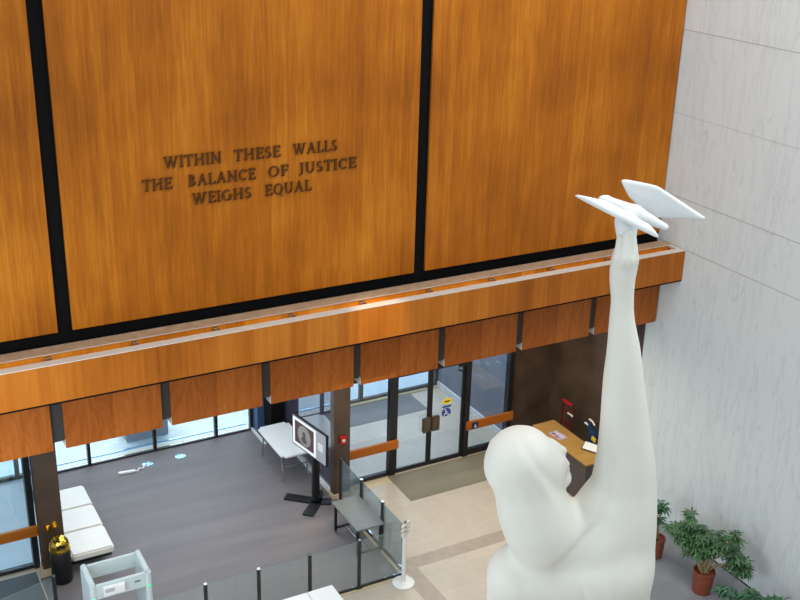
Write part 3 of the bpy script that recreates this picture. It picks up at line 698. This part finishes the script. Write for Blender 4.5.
# ------------------------------------------------------------------ statue (signed-distance sculpture)
OX, OYs = -7.68731836, -6.30981947
rt2 = Vector((0.87350469, -0.48681573, 0)); fw2 = Vector((0.48681573, 0.87350469, 0))
def surfnets(F, org, h):
    nx, ny, nz = F.shape
    ins = F < 0
    cnt = np.zeros((nx-1, ny-1, nz-1)); acc = np.zeros((nx-1, ny-1, nz-1, 3))
    for ax in range(3):
        o = [i for i in range(3) if i != ax]
        for d0 in (0, 1):
            for d1 in (0, 1):
                off = [0, 0, 0]; off[o[0]] = d0; off[o[1]] = d1
                a = tuple(slice(off[i], off[i]+F.shape[i]-1) for i in range(3))
                off2 = list(off); off2[ax] = 1
                b = tuple(slice(off2[i], off2[i]+F.shape[i]-1) for i in range(3))
                fa, fb = F[a], F[b]; cr = (fa < 0) != (fb < 0)
                t = np.where(cr, fa/np.where(cr, fa-fb, 1), 0)
                cnt += cr
                for i in range(3): acc[..., i] += np.where(cr, (t if i == ax else off[i]), 0)
    act = cnt > 0
    idx = np.full(act.shape, -1, int); n = int(act.sum()); idx[act] = np.arange(n)
    ijk = np.argwhere(act)
    V = (ijk+acc[act]/cnt[act][:, None])*h+np.array(org)
    Q = []
    for ax in range(3):
        o = [(ax+1) % 3, (ax+2) % 3]
        sl0 = [slice(None)]*3; sl1 = [slice(None)]*3
        sl0[ax] = slice(0, -1); sl1[ax] = slice(1, None)
        for q in o: sl0[q] = slice(1, -1); sl1[q] = slice(1, -1)
        f0, f1 = F[tuple(sl0)], F[tuple(sl1)]
        cr = (f0 < 0) != (f1 < 0)
        p = np.argwhere(cr)
        base = p.copy()
        for q in o: base[:, q] += 1
        def cell(d0, d1):
            c = base.copy(); c[:, o[0]] -= d0; c[:, o[1]] -= d1
            return idx[c[:, 0], c[:, 1], c[:, 2]]
        q = np.stack([cell(1, 1), cell(0, 1), cell(0, 0), cell(1, 0)], 1)
        flip = f1[cr] < 0
        q[flip] = q[flip][:, ::-1]
        Q.append(q)
    return V, np.concatenate(Q)
class SDF:
    def __init__(s, lo, hi, h):
        s.lo = lo; s.h = h
        s.x, s.y, s.z = [np.arange(lo[i], hi[i], h) for i in range(3)]
        s.F = np.full((len(s.x), len(s.y), len(s.z)), 9.0, np.float32)
    def sub(s, lo, hi):
        i = [slice(max(0, int((lo[k]-s.lo[k])/s.h)), max(0, int((hi[k]-s.lo[k])/s.h)+1)) for k in range(3)]
        X = s.x[i[0]][:, None, None]; Y = s.y[i[1]][None, :, None]; Z = s.z[i[2]][None, None, :]
        return tuple(i), X, Y, Z
    def join(s, i, d, k):
        f = s.F[i]
        h = np.clip(.5+.5*(f-d)/k, 0, 1); s.F[i] = f*(1-h)+d*h-k*h*(1-h)
    def cut(s, i, d, k):
        f = s.F[i]; d = -d
        h = np.clip(.5-.5*(f-d)/k, 0, 1); s.F[i] = f*(1-h)+d*h+k*h*(1-h)
    def ell(s, c, r, k=.06, cut=False):
        m = max(r)+k*2+.25
        i, X, Y, Z = s.sub([c[j]-m for j in range(3)], [c[j]+m for j in range(3)])
        p = np.sqrt(((X-c[0])/r[0])**2+((Y-c[1])/r[1])**2+((Z-c[2])/r[2])**2)
        g = np.sqrt(((X-c[0])/r[0]**2)**2+((Y-c[1])/r[1]**2)**2+((Z-c[2])/r[2]**2)**2)+1e-6
        d = p*(p-1)/g
        (s.cut if cut else s.join)(i, d, k)
    def cap(s, a, b, ra, rb, k=.06, fy=1.0, cut=False):
        m = max(ra, rb)*1.05+k*2+.25
        lo = [min(a[j], b[j])-m for j in range(3)]; hi = [max(a[j], b[j])+m for j in range(3)]
        i, X, Y, Z = s.sub(lo, hi)
        ab = np.array([b[0]-a[0], (b[1]-a[1])*fy, b[2]-a[2]]); L2 = (ab**2).sum()+1e-9
        px, py, pz = X-a[0], (Y-a[1])*fy, Z-a[2]
        t = np.clip((px*ab[0]+py*ab[1]+pz*ab[2])/L2, 0, 1)
        d = np.sqrt((px-t*ab[0])**2+(py-t*ab[1])**2+(pz-t*ab[2])**2)-(ra+(rb-ra)*t)
        (s.cut if cut else s.join)(i, d, k)
    def chain(s, pts, k=.06, fy=1.0, cut=False):
        # tapered tube through (x, y, z, r) points, radii and path eased with a spline
        P = [np.array(p, float) for p in pts]; F = []
        n = len(P)
        for i in range(n-1):
            p0, p1, p2, p3 = P[max(i-1, 0)], P[i], P[i+1], P[min(i+2, n-1)]
            for q in range(6):
                t = q/6
                F.append(.5*((2*p1)+(-p0+p2)*t+(2*p0-5*p1+4*p2-p3)*t*t+(-p0+3*p1-3*p2+p3)*t**3))
        F.append(P[-1]); F = np.array(F)
        m = F[:, 3].max()+k*2+.25
        i, X, Y, Z = s.sub(F[:, :3].min(0)-m, F[:, :3].max(0)+m)
        d = None
        for a, b in zip(F[:-1], F[1:]):
            ab = np.array([b[0]-a[0], (b[1]-a[1])*fy, b[2]-a[2]]); L2 = (ab**2).sum()+1e-9
            px, py, pz = X-a[0], (Y-a[1])*fy, Z-a[2]
            t = np.clip((px*ab[0]+py*ab[1]+pz*ab[2])/L2, 0, 1)
            e = np.sqrt((px-t*ab[0])**2+(py-t*ab[1])**2+(pz-t*ab[2])**2)-(a[3]+(b[3]-a[3])*t)
            d = e if d is None else np.minimum(d, e)
        (s.cut if cut else s.join)(i, d, k)
    def groove(s, pts, depth, w, lo, hi):
        # shallow crease (or, with depth < 0, a ridge) along a line on the camera-facing back of the figure
        i, X, Y, Z = s.sub(lo, hi)
        e = None
        for (a, b) in zip(pts[:-1], pts[1:]):
            dx, dz = b[0]-a[0], b[1]-a[1]; L2 = dx*dx+dz*dz
            t = np.clip(((X-a[0])*dx+(Z-a[1])*dz)/L2, 0, 1)
            q = (X-a[0]-t*dx)**2+(Z-a[1]-t*dz)**2
            e = q if e is None else np.minimum(e, q)
        ends = np.minimum((X-pts[0][0])**2+(Z-pts[0][1])**2, (X-pts[-1][0])**2+(Z-pts[-1][1])**2)
        s.F[i] += depth*np.exp(-e/w**2)*np.clip(-Y*8, 0, 1)*np.clip(np.sqrt(ends)/.4, 0, 1)
    def plate(s, poly3, th, k=.05, rnd=.03):
        # convex plate: polygon (3D, near planar), rounded
        P = np.array(poly3, float); c = P.mean(0)
        n = np.cross(P[1]-P[0], P[2]-P[0]); nn = np.zeros(3)
        for j in range(len(P)): nn += np.cross(P[j]-c, P[(j+1) % len(P)]-c)
        nn /= np.linalg.norm(nn)
        m = np.abs(P-c).max()+.2
        i, X, Y, Z = s.sub(c-m, c+m)
        px, py, pz = X-c[0], Y-c[1], Z-c[2]
        hgt = px*nn[0]+py*nn[1]+pz*nn[2]
        e = None
        for j in range(len(P)):
            a, b = P[j]-c, P[(j+1) % len(P)]-c
            t = b-a; o = np.cross(t, nn); o /= np.linalg.norm(o)
            dd = (px-a[0])*o[0]+(py-a[1])*o[1]+(pz-a[2])*o[2]
            e = dd if e is None else np.maximum(e, dd)+0*e if False else (e+dd+np.sqrt((e-dd)**2+.0002))/2
        # thickness swells inward from the edge
        half = th*np.clip(.6+(-e)*2.5, .6, 1.0)
        q0 = np.maximum(e+rnd, 0); q1 = np.maximum(np.abs(hgt)-half+rnd, 0)
        d = np.sqrt(q0*q0+q1*q1)+np.minimum(np.maximum(e+rnd, np.abs(hgt)-half+rnd), 0)-rnd
        s.join(i, d, k)
    def mesh(s, name, mat, parent, org):
        V, Q = surfnets(s.F, s.lo, s.h)
        W = [Vector((OX, OYs, 0))+rt2*float(v[0])+fw2*float(v[1])+Vector((0, 0, float(v[2])))-org for v in V]
        me = bpy.data.meshes.new(name); me.from_pydata(W, [], [tuple(map(int, q)) for q in Q]); me.validate()
        bm = bmesh.new(); bm.from_mesh(me)
        for _ in range(2): bmesh.ops.smooth_vert(bm, verts=bm.verts, factor=.5, use_axis_x=True, use_axis_y=True, use_axis_z=True)
        bmesh.ops.recalc_face_normals(bm, faces=bm.faces); bm.to_mesh(me); bm.free()
        me.materials.append(mat)
        for p in me.polygons: p.use_smooth = True
        o = bpy.data.objects.new(name, me); C.objects.link(o); o.parent = parent; WO[o.name] = org
        return o
sorg = Vector((OX, OYs, 0))+rt2*.72
st = thing('statue', 'tall white statue of a long-haired figure raising one arm with a bird', 'statue', sorg)
S = SDF((-1.1, -1.25, .2), (2.5, 1.35, 9.75), .026)
# robe and torso
S.cap((.72, .05, .2), (.72, .05, 2.4), 1.02, .86, .1, 1.25)
S.cap((.72, .05, 2.4), (.74, .05, 4.0), .86, .84, .2, 1.5)
S.cap((.02, .08, 4.42), (-.02, .1, 3.0), .43, .40, .12, 1.15)
S.cap((.05, -.02, 4.40), (1.15, -.06, 4.62), .43, .64, .16, 1.1)
S.chain([(1.15, .05, 3.0, .60), (1.15, .05, 4.0, .675), (1.16, .05, 4.7, .66), (1.19, .04, 5.27, .605), (1.285, .03, 5.8, .455), (1.278, .02, 6.2, .395), (1.225, .01, 6.7, .33), (1.135, 0, 7.4, .262), (1.09, 0, 7.85, .212), (1.03, 0, 8.25, .160), (1.005, 0, 8.55, .142), (.98, 0, 8.80, .158), (.98, 0, 9.0, .168), (.97, 0, 9.14, .14)], .12, 1.2)
# knuckle bulges and the gripping fingers
for (x0, x1, zt, y) in ((.862, .892, 9.36, -.03), (.935, .948, 9.42, -.085), (1.015, 1.005, 9.41, -.085), (1.09, 1.06, 9.34, -.03)):
    S.chain([(x0, y+.03, 8.9, .045), (x0, y-.05, 9.08, .052), ((x0+x1)/2, y-.035, 9.2, .046), (x1, y+.02, zt, .042)], .016)
S.chain([(1.07, .07, 8.72, .05), (1.115, .09, 8.95, .055), (1.10, .09, 9.12, .05), (1.04, .08, 9.28, .042)], .04)
# neck, hair and shoulder mass
S.cap((.40, .02, 5.25), (1.15, .02, 5.0), .32, .42, .08, 1.3)
S.chain([(-.09, -.02, 6.25, .46), (.03, -.03, 5.85, .455), (.14, -.05, 5.5, .49), (.28, -.05, 5.15, .49), (.45, -.02, 4.80, .42)], .16)
S.chain([(.25, -.08, 5.34, .42), (.60, -.08, 5.10, .38), (1.0, -.06, 5.16, .42)], .14)
# head: skull, face, chin, nose, lips, brow
S.ell((-.075, 0, 6.15), (.495, .45, .445), .05)
S.ell((.20, .06, 6.09), (.335, .33, .385), .07)
S.ell((.47, .08, 5.95), (.14, .16, .135), .04)
S.cap((.30, .08, 6.47), (.465, .08, 6.365), .055, .045, .06)
S.cap((.47, .08, 6.36), (.455, .08, 6.31), .045, .05, .02)
S.ell((.40, .08, 6.17), (.13, .2, .12), .04)
S.ell((.51, .08, 6.165), (.06, .09, .036), .03); S.ell((.525, .08, 6.09), (.055, .08, .036), .03)
S.ell((.44, -.07, 6.27), (.035, .05, .025), .03); S.ell((.44, .23, 6.27), (.035, .05, .025), .03)
for x, z in ((-.43, 6.43), (-.31, 6.545), (-.16, 6.61), (.02, 6.61)):
    S.ell((x, .03, z-.02), (.085, .22, .06), .025)
# robe folds down to the plinth
for k in range(10):
    a = 2*PI*k/10; cx_, cy_ = .72+.98*math.cos(a), .05+.8*math.sin(a)
    S.cap((cx_, cy_, .3), (.72+.78*math.cos(a), .05+.52*math.sin(a), 2.9), .12, .05, .14)
B0, B1 = (-1.05, -1.2, 3.6), (2.4, 0, 9.3)
S.groove([(.98, 6.9), (1.04, 6.25), (1.05, 5.85), (.94, 5.53), (.76, 5.32), (.52, 5.06), (.32, 4.88)], .034, .05, B0, B1)
S.groove([(1.08, 5.72), (.98, 5.42), (.76, 5.18), (.52, 4.92), (.3, 4.72)], .03, .12, B0, B1)
S.groove([(.60, 4.96), (.71, 4.71), (.87, 4.40), (.95, 4.1)], .028, .06, B0, B1)
S.groove([(-.37, 6.84), (-.17, 6.67), (.08, 6.36), (.34, 5.98), (.60, 5.67), (.84, 5.50)], .022, .06, B0, B1)
S.groove([(-.30, 6.74), (-.08, 6.50), (.18, 6.10), (.44, 5.76)], -.018, .07, B0, B1)
S.groove([(-.42, 6.45), (-.25, 6.1), (-.05, 5.6), (.1, 5.2)], .012, .07, B0, B1)
S.groove([(.15, 6.62), (.22, 6.3), (.38, 5.95), (.62, 5.75)], .010, .06, B0, B1)
S.groove([(1.35, 7.0), (1.45, 6.2), (1.50, 5.4), (1.47, 4.4)], -.016, .12, B0, B1)
for x0, x1, x2 in ((.92, .955, 1.0), (1.0, 1.03, 1.06), (1.07, 1.08, 1.08)):
    S.groove([(x2, 8.2), (x1, 8.6), (x0, 9.0)], .022, .025, B0, B1)
fig = S.mesh('figure', M['plaster'], st, sorg)
# bird
Bd = SDF((.1, -.6, 9.15), (2.2, .75, 10.3), .013)
Bd.cap((.985, .03, 9.30), (.975, .10, 9.50), .112, .145, .04)
Bd.cap((.74, .232, 9.715), (1.08, .15, 9.61), .07, .095, .04); Bd.cap((1.08, .15, 9.61), (1.44, .062, 9.47), .095, .042, .04)
Bd.ell((.715, .235, 9.735), (.085, .07, .06), .03)
Bd.plate([(.885, .30, 9.985), (.97, .28, 9.995), (1.32, .19, 9.95), (1.94, .04, 9.575), (1.30, .28, 9.53), (1.0, .27, 9.76)], .05, .04)
Bd.plate([(.235, -.05, 9.885), (.30, -.03, 9.90), (.68, .06, 9.745), (1.22, -.08, 9.52), (1.355, -.23, 9.42), (1.32, -.24, 9.415), (.79, -.09, 9.585)], .055, .04)
bird = Bd.mesh('bird', M['birdwhite'], st, sorg); bird['label'] = 'white bird with swept wings on the raised hand'
box('plinth', M['capstone'], sorg.x-1.5, sorg.x+1.5, sorg.y-1.5, sorg.y+1.5, 0, .22, st, .02)

# ------------------------------------------------------------------ light
w = bpy.data.worlds.new('world'); bpy.context.scene.world = w; w.use_nodes = True
bg = w.node_tree.nodes['Background']; bg.inputs['Color'].default_value = (.84, .92, 1, 1); bg.inputs['Strength'].default_value = .62
def area(name, loc, rot, sx, sy, e, col):
    l = bpy.data.lights.new(name, 'AREA'); l.shape = 'RECTANGLE'; l.size = sx; l.size_y = sy; l.energy = e; l.color = col
    o = bpy.data.objects.new(name, l); C.objects.link(o); o.location = loc; o.rotation_euler = rot; return o
area('skylight', (-2.5, -8, 18.5), (0, 0, 0), 11, 13, 1650, (.97, .99, 1))
area('lounge_fill', (-9.2, 3.2, 4.4), (0, 0, 0), 5, 5, 200, (.97, .98, 1))  # added fill under the ceiling to brighten the lounge
area('lobby_fill', (-2.9, 5.2, 4.4), (0, 0, 0), 3, 2.5, 190, (.9, .95, 1))  # added fill to brighten the vestibule floor
area('lobby_fill', (-13.8, 5.0, 4.4), (0, 0, 0), 3, 2.5, 90, (.85, .94, 1))  # matching added fill for the left lobby
area('daylight_outside', (-8, 22, 14), (math.radians(-20), 0, 0), 34, 22, 14000, (.92, .97, 1))
area('entrance_downlight', (-3.6, 1.4, 4.3), (0, 0, 0), 4, 1.5, 130, (1, .86, .64))
area('front_fill', (-11, -24, 19), (math.radians(58), 0, math.radians(-14)), 12, 5, 750, (.98, .99, 1))  # added soft fill from behind the camera, evens out the statue
area('side_daylight', (-15.5, -4, 5), (0, math.radians(-82), 0), 5, 6, 420, (.82, .93, 1))
def spot(name, loc, tgt, e, ang, col, blend=.8, r=.1):
    l = bpy.data.lights.new(name, 'SPOT'); l.energy = e; l.spot_size = math.radians(ang); l.spot_blend = blend; l.color = col; l.shadow_soft_size = r
    o = bpy.data.objects.new(name, l); C.objects.link(o); o.location = loc
    o.rotation_euler = (Vector(tgt)-Vector(loc)).to_track_quat('-Z', 'Y').to_euler(); return o
spot('ledge_spot', (-7.2, -5, 13), (-7.0, -.8, 5.9), 2600, 10, (1, .85, .55))
vs = bpy.context.scene.view_settings
vs.view_transform = 'Standard'; vs.look = 'None'; vs.exposure = 0; vs.gamma = 1
